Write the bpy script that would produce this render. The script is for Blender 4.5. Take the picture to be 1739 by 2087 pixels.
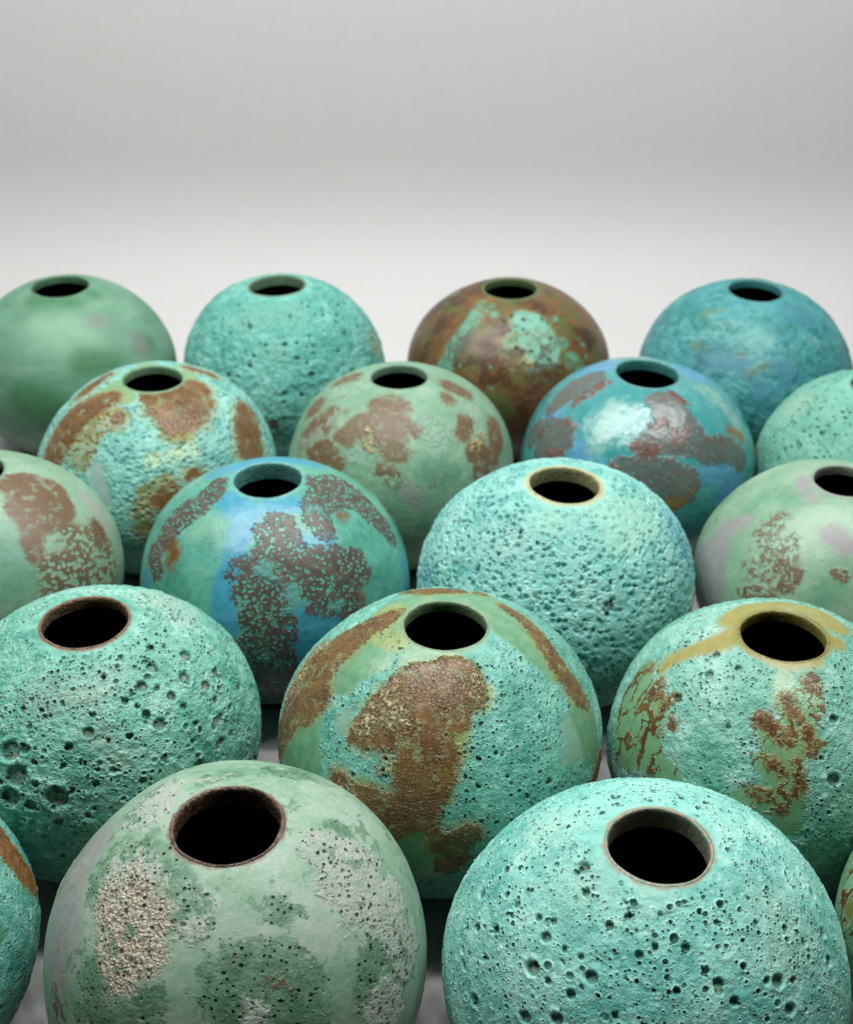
import bpy, math, random
import numpy as np

for o in list(bpy.data.objects):
    bpy.data.objects.remove(o, do_unlink=True)
SC = bpy.context.scene
U = 0.05                                    # one vase radius in metres; layout below is in vase radii

# ------------------------------------------------------------------ camera
F_PX, PITCH, CAM_H = 2728.8, 0.5511, 6.4686
cam_data = bpy.data.cameras.new('camera')
cam = bpy.data.objects.new('camera', cam_data)
SC.collection.objects.link(cam)
cam.location = (0, 0, CAM_H * U)
cam.rotation_euler = (math.pi / 2 - PITCH, 0, 0)
cam_data.sensor_fit = 'VERTICAL'
cam_data.sensor_height = 24.0
cam_data.lens = 24.0 * F_PX / 2087.0
cam_data.clip_start = 0.01
cam_data.clip_end = 50
cam_data.dof.use_dof = True
cam_data.dof.focus_distance = 6.9 * U
cam_data.dof.aperture_fstop = 15.0
SC.camera = cam

# ------------------------------------------------------------------ world, lamps, exposure
world = bpy.data.worlds.new('World')
SC.world = world
world.use_nodes = True
bg = world.node_tree.nodes['Background']
bg.inputs[0].default_value = (0.93, 1.0, 0.97, 1)
bg.inputs[1].default_value = 0.015


def strip_light(name, x, y, z, sx, sy, power, aim=None):
    l = bpy.data.lights.new(name, 'AREA')
    l.shape = 'RECTANGLE'
    l.size, l.size_y = sx * U, sy * U
    l.energy = power
    l.color = (1.0, 1.0, 0.985)
    o = bpy.data.objects.new(name, l)
    SC.collection.objects.link(o)
    o.location = (x * U, y * U, z * U)
    if aim is not None:
        from mathutils import Vector
        d = Vector((aim[0] - x, aim[1] - y, aim[2] - z))
        o.rotation_euler = d.to_track_quat('-Z', 'Y').to_euler()
    return o


# two rows of LED lamps of a studio light hang above the vases
for row_y, row_w in ((7.4, 0.64), (11.0, 0.58)):
    for k in range(7):
        strip_light('studio_lamp', -0.5 + (k - 3) * 2.4, row_y, 12.0, 0.9, 0.8, row_w)

SC.view_settings.view_transform = 'Standard'
SC.view_settings.look = 'None'
SC.view_settings.exposure = 0.0
SC.view_settings.gamma = 1.0
SC.view_settings.use_curve_mapping = False
SC.render.engine = 'CYCLES'


# ------------------------------------------------------------------ small helpers
def lin(h):
    """'#rrggbb' -> linear rgba"""
    c = [int(h[i:i + 2], 16) / 255 for i in (1, 3, 5)]
    return tuple((v / 12.92 if v <= 0.04045 else ((v + 0.055) / 1.055) ** 2.4) for v in c) + (1.0,)


class NT:
    """thin wrapper that makes node networks readable"""

    def __init__(self, mat):
        self.t = mat.node_tree
        self.n = self.t.nodes
        self.n.clear()

    def node(self, kind, **kw):
        nd = self.n.new(kind)
        for k, v in kw.items():
            setattr(nd, k, v)
        return nd

    def put(self, sock, v):
        if hasattr(v, 'is_output'):
            self.t.links.new(v, sock)
        elif isinstance(v, (int, float)) and sock.type in ('RGBA', 'VECTOR'):
            sock.default_value = (v, v, v, 1) if sock.type == 'RGBA' else (v, v, v)
        else:
            sock.default_value = v

    def m(self, op, a, b=0.0, c=0.0, clamp=False):
        nd = self.node('ShaderNodeMath', operation=op, use_clamp=clamp)
        for i, v in enumerate((a, b, c)):
            self.put(nd.inputs[i], v)
        return nd.outputs[0]

    def add(self, a, b): return self.m('ADD', a, b)
    def sub(self, a, b): return self.m('SUBTRACT', a, b)
    def mul(self, a, b): return self.m('MULTIPLY', a, b)

    def vscale(self, v, s):
        nd = self.node('ShaderNodeVectorMath', operation='SCALE')
        self.put(nd.inputs[0], v)
        self.put(nd.inputs['Scale'], s)
        return nd.outputs[0]

    def vop(self, op, a, b):
        nd = self.node('ShaderNodeVectorMath', operation=op)
        self.put(nd.inputs[0], a)
        self.put(nd.inputs[1], b)
        return nd.outputs[0]

    def smooth(self, v, lo, hi, a=0.0, b=1.0):
        nd = self.node('ShaderNodeMapRange', interpolation_type='SMOOTHSTEP')
        self.put(nd.inputs[0], v)
        for i, q in ((1, lo), (2, hi), (3, a), (4, b)):
            self.put(nd.inputs[i], q)
        return nd.outputs[0]

    def noise(self, v, scale, detail=3.0, rough=0.55, dist=0.0, color=False):
        nd = self.node('ShaderNodeTexNoise')
        self.put(nd.inputs['Vector'], v)
        nd.inputs['Scale'].default_value = scale
        nd.inputs['Detail'].default_value = detail
        nd.inputs['Roughness'].default_value = rough
        nd.inputs['Distortion'].default_value = dist
        return nd.outputs['Color' if color else 'Fac']

    def voro(self, v, scale, feature='F1', rnd=1.0, smooth=None):
        nd = self.node('ShaderNodeTexVoronoi', feature=feature)
        self.put(nd.inputs['Vector'], v)
        nd.inputs['Scale'].default_value = scale
        nd.inputs['Randomness'].default_value = rnd
        if smooth is not None:
            nd.inputs['Smoothness'].default_value = smooth
        return nd

    def mix(self, f, a, b):
        nd = self.node('ShaderNodeMix', data_type='RGBA')
        self.put(nd.inputs[0], f)
        self.put(nd.inputs[6], a)
        self.put(nd.inputs[7], b)
        return nd.outputs[2]

    def fmix(self, f, a, b):
        nd = self.node('ShaderNodeMix', data_type='FLOAT')
        self.put(nd.inputs[0], f)
        self.put(nd.inputs[2], a)
        self.put(nd.inputs[3], b)
        return nd.outputs[0]

    def ramp(self, f, stops, interp='LINEAR'):
        nd = self.node('ShaderNodeValToRGB')
        cr = nd.color_ramp
        cr.interpolation = interp
        while len(cr.elements) < len(stops):
            cr.elements.new(0.5)
        for e, (p, c) in zip(cr.elements, stops):
            e.position = p
            e.color = lin(c) if isinstance(c, str) else c
        self.put(nd.inputs[0], f)
        return nd.outputs[0]

    def attr(self, name, vec=False):
        nd = self.node('ShaderNodeAttribute', attribute_name=name)
        return nd.outputs['Vector' if vec else 'Fac']


def mesh_np(name, verts, quads, smooth=True):
    me = bpy.data.meshes.new(name)
    me.vertices.add(len(verts))
    me.vertices.foreach_set('co', np.ascontiguousarray(verts, dtype=np.float32).ravel())
    me.loops.add(quads.size)
    me.loops.foreach_set('vertex_index', np.ascontiguousarray(quads, dtype=np.int32).ravel())
    me.polygons.add(len(quads))
    me.polygons.foreach_set('loop_start', np.arange(0, quads.size, 4, dtype=np.int32))
    me.update(calc_edges=True)
    me.validate()
    if smooth:
        me.polygons.foreach_set('use_smooth', np.ones(len(quads), dtype=bool))
    return me


def ring_quads(nu, nv):
    """quads of a grid closed in u; vertex index = v*nu+u; v runs downwards seen from outside"""
    u = np.arange(nu)
    v = np.arange(nv - 1)[:, None]
    a = v * nu + u
    b = v * nu + (u + 1) % nu
    return np.stack([a, a + nu, b + nu, b], -1).reshape(-1, 4)


def obj(name, me, mat, parent=None):
    o = bpy.data.objects.new(name, me)
    SC.collection.objects.link(o)
    if mat:
        me.materials.append(mat)
    if parent:
        o.parent = parent
    return o


# ------------------------------------------------------------------ table top and backdrop (one white sweep)
def plain_mat(name, col, rough, spec=0.5, bump=0.0, bscale=60, var=0.0):
    mat = bpy.data.materials.new(name)
    mat.use_nodes = True
    N = NT(mat)
    out = N.node('ShaderNodeOutputMaterial')
    b = N.node('ShaderNodeBsdfPrincipled')
    tc = N.node('ShaderNodeTexCoord').outputs['Object']
    c = lin(col)
    if var:
        d = tuple(v * (1 - var) for v in c[:3]) + (1,)
        N.put(b.inputs['Base Color'], N.mix(N.smooth(N.noise(tc, bscale * .3, 5), .3, .7), c, d))
    else:
        b.inputs['Base Color'].default_value = c
    b.inputs['Roughness'].default_value = rough
    b.inputs['Specular IOR Level'].default_value = spec
    if bump:
        bn = N.node('ShaderNodeBump')
        bn.inputs['Strength'].default_value = bump
        bn.inputs['Distance'].default_value = 0.001
        N.put(bn.inputs['Height'], N.noise(tc, bscale, 4))
        N.put(b.inputs['Normal'], bn.outputs[0])
    N.put(out.inputs[0], b.outputs[0])
    return mat


def sweep(name, pts, half, mat, kind):
    v = []
    for y, z in pts:
        for x in np.linspace(-half, half, 9):
            v.append((x, y, z))
    n = len(pts)
    q = [(j * 9 + i, j * 9 + i + 1, (j + 1) * 9 + i + 1, (j + 1) * 9 + i) for j in range(n - 1) for i in range(8)]
    me = mesh_np(name, np.array(v) * U, np.array(q))
    o = obj(name, me, mat)
    o['kind'] = kind
    return o


table_mat = plain_mat('white_gloss_table', '#a6a6a5', 0.14, 0.5, 0.02, 400, 0.03)
wall_mat = plain_mat('white_backdrop', '#bfbfbe', 0.6, 0.2, 0.05, 500, 0.02)
TABLE_Y = 13.7                              # back edge of the glossy sheet
CURVE_L = 3.1
sweep('table_top', [(-14, 0), (-4, 0), (2, 0), (8, 0), (12, 0), (TABLE_Y, 0)], 26, table_mat, 'structure')
curve = [(TABLE_Y - 0.3, -0.03), (14.0, -0.03)]
cy, cz = 14.2, -0.03
for k in range(40):                          # the paper bends gently, tightest in the middle of the bend
    s = (k + 0.5) / 40
    th = math.pi / 2 * s * s * (3 - 2 * s)
    cy, cz = cy + CURVE_L / 40 * math.cos(th), cz + CURVE_L / 40 * math.sin(th)
    curve.append((cy, cz))
sweep('backdrop', curve + [(cy + 0.01, 9), (cy + 0.01, 16)], 26, wall_mat, 'structure')

# ------------------------------------------------------------------ where the vases stand and how each is marked
# marks are chains of dabs (longitude from the front, latitude, radius)
MARKS = {
 'E1': {
  'dark': [[(-71.2,55.3,0.131),(-75.6,59.8,0.131),(-70.6,67.3,0.092),(-62.3,72.6,0.044)],[(-37.4,67.8,0.081),(-20.3,63.3,0.089),(-10.7,60.2,0.062),(-5.5,64.4,0.037)],[(-43.1,34.6,0.09),(-32.5,32.4,0.127),(-22.4,36.0,0.091),(-39.2,23.1,0.097)],[(3.9,46.5,0.066),(13.4,48.3,0.106),(23.8,45.0,0.131),(32.6,39.5,0.086)],[(0.5,41.5,0.06),(14.9,37.7,0.143),(26.2,32.0,0.123),(31.6,28.3,0.064)],[(57.6,31.6,0.08),(60.6,25.4,0.108),(67.9,26.2,0.066),(52.6,24.9,0.087),(57.7,16.7,0.1)],[(102.4,58.4,0.047),(100.7,55.3,0.034)],[(66.8,58.3,0.038),(63.8,53.6,0.033)],[(33.7,60.8,0.035),(38.0,56.6,0.03)],[(-84.8,58.0,0.025)],[(-89.4,68.1,0.017)],[(-174.8,61.7,0.031),(-162.1,63.8,0.024)],[(161.4,56.1,0.034),(151.0,48.0,0.052),(142.3,48.4,0.037)]],
  'pale': [[(85.2,63.2,0.074),(87.2,55.5,0.093),(84.9,48.4,0.112)],[(71.4,52.7,0.099),(73.6,44.0,0.12),(82.0,35.6,0.097)],[(65.1,46.6,0.056)],[(-65.1,57.0,0.068),(-62.0,63.2,0.075)],[(72.8,29.6,0.1),(76.0,21.8,0.096)],[(-118.1,60.6,0.109),(-135.7,59.3,0.071)],[(54.8,15.6,0.132)],[(69.6,20.4,0.072)],[(-12.5,58.7,0.035)],[(14.3,34.4,0.034)]],
  'crust': [[(-55.3,56.4,0.141),(-41.1,54.0,0.169),(-36.6,48.1,0.148),(-34.7,41.6,0.082)],[(-34.9,59.0,0.066)]],
  'light': [[(-3.5,67.2,0.035),(-4.0,64.5,0.03)],[(106.0,49.2,0.069),(108.2,54.3,0.052)],[(34.0,49.0,0.073),(46.0,48.8,0.101),(45.5,55.5,0.075)],[(28.7,54.8,0.06),(19.1,53.9,0.048)],[(-118.5,66.8,0.156)],[(58.7,38.0,0.083)]],
  'lav': [[(-77.6,35.6,0.178),(-67.1,31.0,0.164),(-59.8,22.3,0.085)],[(-102.4,43.4,0.141),(-88.0,39.3,0.147)]],
  'brown': [[(-58.7,17.7,0.041),(-53.6,14.8,0.054)],[(19.5,43.3,0.019),(27.8,41.2,0.019)],[(11.7,49.7,0.021)],[(15.5,53.1,0.014)]],
 },
 'E2': {
  'pinkish': [[(55.6,49.9,0.207),(57.6,57.8,0.116)],[(-60.0,66.6,0.103)],[(-112.4,58.1,0.105)],[(-13.1,71.4,0.074)]],
  'light': [[(-174.9,65.3,0.176),(-115.7,62.2,0.171),(136.6,62.9,0.134)],[(-74.9,57.7,0.137)]],
 },
 'D1': {
  'pinkish': [[(24.2,59.1,0.093),(12.7,55.0,0.085),(-12.9,55.0,0.09)],[(15.0,39.1,0.073),(23.4,32.2,0.059)],[(128.3,56.8,0.178)],[(113.0,52.1,0.073)]],
  'light': [[(37.1,60.5,0.127),(66.1,57.3,0.139)],[(-144.6,52.0,0.199)]],
 },
 'D2': {
  'green': [[(-76.7,73.5,0.097),(-64.2,64.5,0.147),(-61.9,51.1,0.09)],[(-23.7,70.7,0.089),(6.3,71.9,0.063)],[(107.5,69.8,0.115),(87.2,62.0,0.107),(79.7,55.8,0.096),(72.9,48.4,0.055)],[(-65.9,15.7,0.145),(-63.3,24.4,0.115),(-52.4,19.2,0.095),(-63.0,35.6,0.045)],[(72.7,23.9,0.129),(67.4,16.7,0.12),(67.1,32.8,0.057)],[(-7.6,7.9,0.142),(-6.0,-3.6,0.145)],[(-28.0,23.9,0.042)],[(138.9,64.7,0.119),(-130.4,68.2,0.093)]],
  'ygreen': [[(-116.3,69.7,0.102),(-84.9,68.6,0.078),(-55.4,73.6,0.055)],[(9.5,52.8,0.039),(6.8,44.8,0.066),(3.7,36.8,0.06),(1.1,25.2,0.045)],[(27.9,57.4,0.036)]],
  'pale': [[(-47.3,42.0,0.045),(-46.1,38.7,0.051)],[(59.5,29.2,0.092),(59.8,22.6,0.09),(50.5,24.5,0.05)]],
  'brown': [[(-117.0,74.0,0.031),(-108.9,70.9,0.052),(-96.9,64.1,0.086),(-89.7,54.7,0.122),(-84.5,44.2,0.163),(-80.0,33.9,0.162),(-78.5,23.8,0.141),(-77.9,14.7,0.092),(-80.2,0.1,0.059)],[(-68.3,32.0,0.074),(-66.3,40.3,0.068)],[(-26.3,61.1,0.06),(-18.4,65.3,0.06),(-3.2,66.8,0.054),(13.8,68.2,0.061),(23.0,66.2,0.049)],[(-20.7,58.2,0.088),(-5.7,60.2,0.104),(10.4,61.0,0.105)],[(21.7,60.3,0.042),(20.0,55.2,0.035)],[(-5.5,54.7,0.147),(-6.4,46.4,0.132),(-8.2,38.2,0.115),(-8.5,28.2,0.122),(-8.0,19.5,0.115)],[(-29.4,59.0,0.036),(-33.3,52.2,0.048),(-35.2,44.7,0.059),(-37.4,38.5,0.036)],[(-23.8,51.0,0.103),(-23.4,45.1,0.085)],[(-30.9,45.0,0.076),(-31.1,39.7,0.058),(-23.1,41.7,0.057)],[(5.8,54.7,0.085),(8.8,49.6,0.045)],[(-1.7,38.5,0.109),(-3.3,28.5,0.1)],[(-37.8,21.6,0.039),(-31.2,20.4,0.044),(-21.6,19.5,0.072),(-12.8,17.9,0.1)],[(-15.7,10.1,0.038),(-10.3,16.5,0.083)],[(-1.4,11.5,0.036),(0.2,6.3,0.051),(4.9,7.8,0.069),(8.9,10.8,0.055)],[(4.9,1.5,0.054),(1.9,-3.3,0.05)],[(127.0,61.0,0.018),(108.2,56.3,0.043),(92.9,52.0,0.056),(82.4,46.9,0.066),(78.1,40.7,0.079),(76.8,34.7,0.073),(77.9,29.8,0.04)],[(73.1,4.5,0.065),(67.9,-0.4,0.087)],[(-158.3,60.4,0.037),(-173.6,65.4,0.055),(166.4,63.8,0.036)],[(150.4,58.8,0.029)]],
  'crum': [[(-32.0,59.5,0.048),(-30.4,54.2,0.059),(-34.1,47.7,0.071),(-36.0,42.6,0.066)],[(-20.9,53.3,0.04),(-20.7,47.3,0.062),(-13.5,47.5,0.039)],[(24.8,62.7,0.036),(22.1,57.5,0.041)],[(3.0,53.1,0.034)],[(-98.4,40.1,0.109),(-93.2,32.1,0.104)],[(-88.3,25.4,0.081)],[(-39.3,18.9,0.04),(-31.6,17.7,0.045)],[(-19.8,38.2,0.034),(-21.9,31.0,0.034)]],
 },
 'D3': {
  'olive': [[(-100.2,73.2,0.066),(-90.7,69.1,0.079),(-89.8,62.3,0.063),(-90.8,54.8,0.048),(-91.0,48.3,0.041),(-88.9,44.5,0.033)],[(-129.2,71.0,0.105),(-156.6,69.7,0.102),(166.4,66.7,0.071),(140.7,65.4,0.101),(115.7,67.6,0.093)],[(-53.9,75.0,0.014),(-24.5,74.0,0.017),(-1.4,73.5,0.017),(28.7,74.0,0.026)],[(81.8,72.5,0.054)]],
  'green': [[(-12.2,68.1,0.059),(-15.8,62.7,0.041),(-11.3,57.9,0.049),(-2.8,63.8,0.038)],[(-95.4,34.9,0.097),(-87.0,29.2,0.154),(-79.8,22.4,0.166),(-74.4,12.3,0.11),(-65.0,20.3,0.127),(-73.6,35.1,0.089)],[(-57.1,19.4,0.078),(-50.0,20.0,0.06)],[(9.5,65.4,0.053),(6.9,58.2,0.051)],[(-11.3,57.9,0.043),(-3.1,53.1,0.085),(0.8,45.6,0.072)],[(-21.1,50.6,0.048),(-14.9,46.3,0.088),(-9.0,41.0,0.088)],[(-17.5,37.4,0.058),(-9.3,32.5,0.088),(-6.9,24.0,0.09)],[(-17.1,24.3,0.074),(-24.8,23.7,0.042)],[(-7.9,16.5,0.078)]],
  'vein': [[(-92.3,34.7,0.065),(-87.8,28.5,0.129),(-80.3,21.9,0.142),(-75.2,11.5,0.094),(-65.0,20.3,0.112),(-74.7,34.3,0.075)],[(-55.2,20.8,0.048)],[(9.5,65.4,0.04),(9.0,60.8,0.032)],[(-7.7,59.1,0.031),(-2.5,54.0,0.061),(1.1,47.2,0.054)],[(-22.1,51.3,0.03),(-14.6,47.2,0.071),(-9.5,42.6,0.065)],[(-17.7,38.2,0.047),(-9.9,34.2,0.053),(-5.2,31.1,0.024)],[(-8.6,23.9,0.042),(-15.6,25.5,0.042),(-24.2,24.6,0.027)]],
  'brown': [[(-23.3,52.5,0.021),(-18.4,49.8,0.027),(-12.8,47.4,0.027),(-9.2,45.2,0.018)],[(-80.6,40.9,0.031),(-80.5,37.0,0.02)],[(-95.0,39.6,0.018)],[(-9.6,60.2,0.022),(-6.1,56.5,0.018)],[(12.1,68.1,0.024),(11.5,65.3,0.02)],[(-60.4,35.9,0.017)],[(-15.8,38.5,0.017),(-11.5,35.4,0.015)],[(-15.7,26.3,0.021),(-21.0,26.3,0.015)],[(-10.1,21.9,0.024)],[(0.3,49.8,0.021),(1.6,43.0,0.015)],[(-69.2,43.3,0.01),(-69.0,36.5,0.011)],[(-4.9,38.8,0.009),(-3.4,31.2,0.009),(-5.4,27.3,0.009)]],
 },
 'C1': {
  'brown': [[(68.9,70.5,0.075),(86.0,63.9,0.089),(86.2,55.0,0.128)],[(61.8,56.3,0.152),(75.8,49.6,0.154),(55.2,48.8,0.103)],[(47.6,42.6,0.061),(45.3,36.2,0.037)],[(86.0,28.8,0.047),(84.2,24.1,0.048)]],
  'speck': [[(67.3,37.5,0.093),(73.4,28.4,0.109),(60.3,24.3,0.155),(48.2,30.3,0.075),(48.8,18.0,0.116),(64.0,14.3,0.15)],[(84.4,29.9,0.072),(80.4,16.7,0.117),(77.2,5.1,0.103)]],
  'teal': [[(39.1,50.2,0.095),(33.5,40.1,0.116),(36.1,28.1,0.108),(26.8,26.5,0.106)]],
  'lav': [[(100.9,36.6,0.076),(94.8,24.1,0.064)]],
 },
 'C2': {
  'blue': [[(-45.0,69.8,0.089),(-15.0,65.6,0.11),(-14.4,52.7,0.073),(-16.1,42.8,0.064),(-16.6,29.1,0.085),(-14.3,17.6,0.087),(-16.4,2.8,0.105)],[(13.6,72.2,0.082),(34.8,68.6,0.065)],[(27.7,51.5,0.05),(41.4,48.7,0.052)],[(19.3,18.4,0.111),(14.1,5.8,0.103),(30.2,12.3,0.093),(16.5,-12.3,0.114)],[(82.1,14.3,0.065),(78.3,6.0,0.07)],[(-67.1,16.6,0.077),(-66.1,3.9,0.105)],[(179.0,68.6,0.124),(-122.4,63.3,0.12),(141.4,61.8,0.089)]],
  'pale': [[(-49.2,51.3,0.069),(-39.8,55.4,0.057)],[(-15.5,63.0,0.054)]],
  'brown': [[(-90.4,69.0,0.046),(-72.6,65.7,0.072),(-69.8,58.3,0.102),(-70.4,50.5,0.105),(-69.8,42.2,0.099),(-67.1,35.2,0.067)],[(-68.9,28.7,0.061),(-59.2,26.5,0.053)],[(90.6,74.9,0.036),(90.3,69.0,0.062),(102.2,59.8,0.089)],[(52.7,64.6,0.075),(84.9,62.2,0.131),(92.2,52.6,0.123),(86.6,44.3,0.088),(84.9,35.4,0.069),(83.2,29.4,0.047)],[(44.9,58.0,0.071),(43.4,51.9,0.042)],[(9.9,63.9,0.03),(19.1,61.3,0.034)],[(0.8,58.5,0.037),(12.8,56.2,0.072),(21.0,54.9,0.036)],[(1.1,49.7,0.042),(15.9,49.7,0.091)],[(23.3,41.7,0.097),(38.4,37.9,0.116),(48.9,34.5,0.085),(50.7,28.4,0.055)],[(27.8,32.1,0.111),(39.3,28.5,0.117),(34.8,22.9,0.087),(40.8,15.8,0.046),(23.1,22.4,0.028)],[(-14.3,38.4,0.021)],[(-12.7,42.4,0.025)],[(-7.4,44.2,0.031)],[(-2.2,36.6,0.088),(7.2,36.4,0.094)],[(-6.9,30.8,0.068),(4.6,29.3,0.107)],[(-2.9,20.9,0.076),(6.2,20.7,0.088)],[(1.9,11.9,0.128),(-0.5,3.4,0.159),(5.2,0.5,0.123)],[(12.5,17.9,0.017),(11.5,10.0,0.021)],[(-6.6,-1.5,0.073),(4.7,-7.3,0.152)],[(-12.4,-16.7,0.104),(-0.3,-21.5,0.218),(12.4,-18.8,0.102)]],
  'teal': [[(7.6,40.5,0.047),(-0.0,42.8,0.041)],[(48.5,62.7,0.041)],[(14.9,32.5,0.03),(12.7,24.3,0.027)],[(1.4,2.1,0.027)],[(34.0,20.2,0.033)]],
  'ochre': [[(-62.9,38.8,0.061),(-53.0,38.3,0.054),(-52.0,32.6,0.037)],[(45.1,21.0,0.027),(46.0,15.0,0.024)],[(65.7,53.4,0.035)]],
 },
 'C3': {
  'smooth': [[(46.3,66.5,0.172),(66.3,56.6,0.192),(40.2,54.4,0.159)],[(-13.1,65.9,0.114)]],
  'pinkish': [[(-30.5,54.2,0.127),(-44.9,45.6,0.093)],[(19.0,28.4,0.07)],[(10.5,33.7,0.067)]],
  'blue': [[(84.0,24.8,0.174),(88.7,33.6,0.156)],[(-74.2,15.1,0.119)]],
 },
 'C4': {
  'lav': [[(-92.5,13.7,0.116),(-76.1,11.6,0.16),(-87.5,31.0,0.108),(-81.3,42.7,0.048)],[(-75.1,-4.7,0.2)],[(-22.7,56.4,0.084),(-13.7,52.9,0.075)],[(-61.9,70.5,0.046)],[(-77.2,70.4,0.039),(-106.2,72.4,0.045)]],
  'speck': [[(-63.7,54.5,0.042),(-63.9,45.3,0.066),(-57.0,37.8,0.087),(-47.9,40.4,0.098),(-46.3,47.2,0.038)],[(-57.7,28.5,0.056),(-41.4,34.6,0.095)]],
  'brown': [[(-56.5,17.1,0.025),(-49.4,21.4,0.035),(-42.9,24.0,0.033)],[(-38.7,28.6,0.043),(-36.9,34.9,0.043)],[(-45.3,36.6,0.037)],[(-17.9,39.8,0.025),(-13.1,39.6,0.032)]],
  'teal': [[(-19.0,30.7,0.105),(-24.5,26.3,0.071)],[(-76.2,65.8,0.118),(-94.9,59.7,0.074),(-89.1,47.4,0.061)]],
  'light': [[(-44.2,59.7,0.08),(-27.1,65.8,0.082),(-30.6,45.7,0.066)],[(-139.3,41.5,0.235)]],
 },
 'B1': {
  'green': [[(-50.7,74.5,0.12),(-21.3,70.5,0.074)],[(107.1,70.8,0.086),(81.0,64.9,0.059)],[(-170.6,72.1,0.083)]],
  'lav': [[(-22.3,30.3,0.071),(-18.0,22.3,0.07),(-13.7,14.0,0.052)],[(75.5,16.2,0.063)]],
  'olive': [[(-26.6,60.2,0.06),(-31.6,50.7,0.097),(-33.4,40.8,0.106),(-33.5,31.6,0.077)],[(-19.4,55.3,0.047)],[(16.7,23.8,0.064),(7.8,18.0,0.089),(3.7,9.6,0.075)],[(29.4,24.5,0.037)],[(29.0,44.4,0.038),(23.2,46.7,0.038)],[(5.0,-0.5,0.089)]],
  'brown': [[(19.1,71.3,0.071),(47.4,70.7,0.116),(73.4,64.9,0.102)],[(26.0,63.4,0.104),(45.1,61.7,0.156),(60.8,59.0,0.103)],[(29.1,54.0,0.071),(36.5,53.7,0.099),(47.5,53.4,0.084)],[(25.6,50.1,0.026)],[(-39.7,66.3,0.066),(-48.7,60.8,0.101),(-54.8,53.2,0.117),(-55.6,42.4,0.144),(-55.3,30.9,0.125),(-55.8,20.8,0.082)],[(-106.1,67.4,0.038),(-92.2,62.2,0.052),(-84.2,56.5,0.05)],[(-16.1,57.0,0.033)],[(85.8,36.9,0.091),(75.0,32.0,0.114),(69.5,25.0,0.12)],[(133.3,65.3,0.03),(121.0,57.0,0.04)],[(18.3,18.4,0.048),(12.1,15.5,0.04)],[(30.6,24.2,0.029)]],
  'pale': [[(25.7,44.5,0.042),(35.7,44.3,0.043)],[(10.6,35.6,0.048),(21.8,36.7,0.049),(33.5,36.8,0.058)],[(-11.1,56.0,0.037)]],
 },
 'B2': {
  'pale': [[(21.6,51.1,0.131),(29.5,44.4,0.113),(21.7,37.9,0.058)],[(-26.4,34.5,0.059),(-22.1,40.4,0.042)],[(-80.2,58.5,0.092),(-68.9,68.3,0.084)],[(65.8,52.1,0.079),(67.7,44.2,0.069)]],
  'brown': [[(-60.0,47.4,0.065),(-59.9,39.4,0.11),(-65.0,32.5,0.084)],[(-56.4,31.9,0.075),(-43.7,30.3,0.095),(-35.2,28.4,0.045)],[(-20.7,64.5,0.048),(-7.5,66.9,0.048),(2.9,63.9,0.037)],[(-38.2,43.0,0.041),(-27.3,50.8,0.08),(-9.0,55.6,0.11),(1.1,54.7,0.052)],[(-5.7,47.1,0.109),(-2.6,39.6,0.057),(1.0,38.4,0.036)],[(53.3,46.0,0.04),(45.7,41.7,0.033)],[(48.3,30.3,0.068),(56.3,21.9,0.086),(47.5,18.7,0.06)],[(75.4,33.7,0.067),(68.0,28.0,0.074)],[(83.6,65.1,0.039),(83.3,56.0,0.04)],[(58.4,61.7,0.027)],[(11.8,50.0,0.021)],[(-107.1,57.9,0.048),(-105.1,65.7,0.033)],[(-85.1,42.9,0.078)]],
  'speck': [[(-8.3,29.4,0.064),(0.1,25.9,0.063)],[(-49.9,30.2,0.07)],[(-29.6,41.7,0.052)]],
  'cream': [[(-19.7,44.7,0.059),(-15.6,40.0,0.05),(-22.7,48.3,0.035)],[(56.5,36.3,0.047),(48.7,32.1,0.034)]],
  'lav': [[(5.6,18.2,0.064),(9.0,12.7,0.049)]],
  'teal': [[(17.9,28.3,0.122),(28.1,23.8,0.106)]],
 },
 'B3': {
  'blue': [[(-39.9,28.8,0.068),(-44.5,32.6,0.044)],[(-119.6,69.9,0.113),(-119.1,61.8,0.092)],[(105.2,62.7,0.139)],[(32.5,23.2,0.084),(45.3,16.1,0.123),(40.4,7.0,0.101)],[(-79.4,35.1,0.049),(-73.0,40.1,0.039)],[(-26.2,26.1,0.04)]],
  'pale': [[(-31.5,59.9,0.065),(-29.0,50.1,0.086),(-30.9,37.8,0.058),(-32.0,29.8,0.037)],[(-16.1,56.0,0.053)],[(-15.7,40.3,0.036),(-8.9,45.9,0.037)],[(74.4,58.5,0.069),(73.1,50.9,0.063),(67.6,41.0,0.055),(65.6,31.0,0.049)]],
  'grey': [[(-83.5,40.0,0.051),(-85.0,46.9,0.089),(-86.8,55.9,0.114),(-86.5,65.1,0.1)],[(-82.3,22.1,0.1),(-72.3,31.7,0.091),(-60.0,35.7,0.088),(-53.5,32.6,0.074),(-65.7,20.6,0.087)],[(6.8,64.3,0.057),(25.2,63.9,0.069)],[(17.8,54.4,0.136),(20.6,43.5,0.157),(3.6,43.6,0.099),(-5.5,38.6,0.056)],[(32.8,33.4,0.102),(47.5,30.2,0.086),(54.5,21.0,0.075)],[(-17.7,28.9,0.048),(-7.5,28.7,0.087),(5.0,25.2,0.145),(15.4,20.5,0.118)],[(7.4,11.9,0.075),(17.1,14.3,0.052)],[(81.4,11.5,0.104)]],
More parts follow.
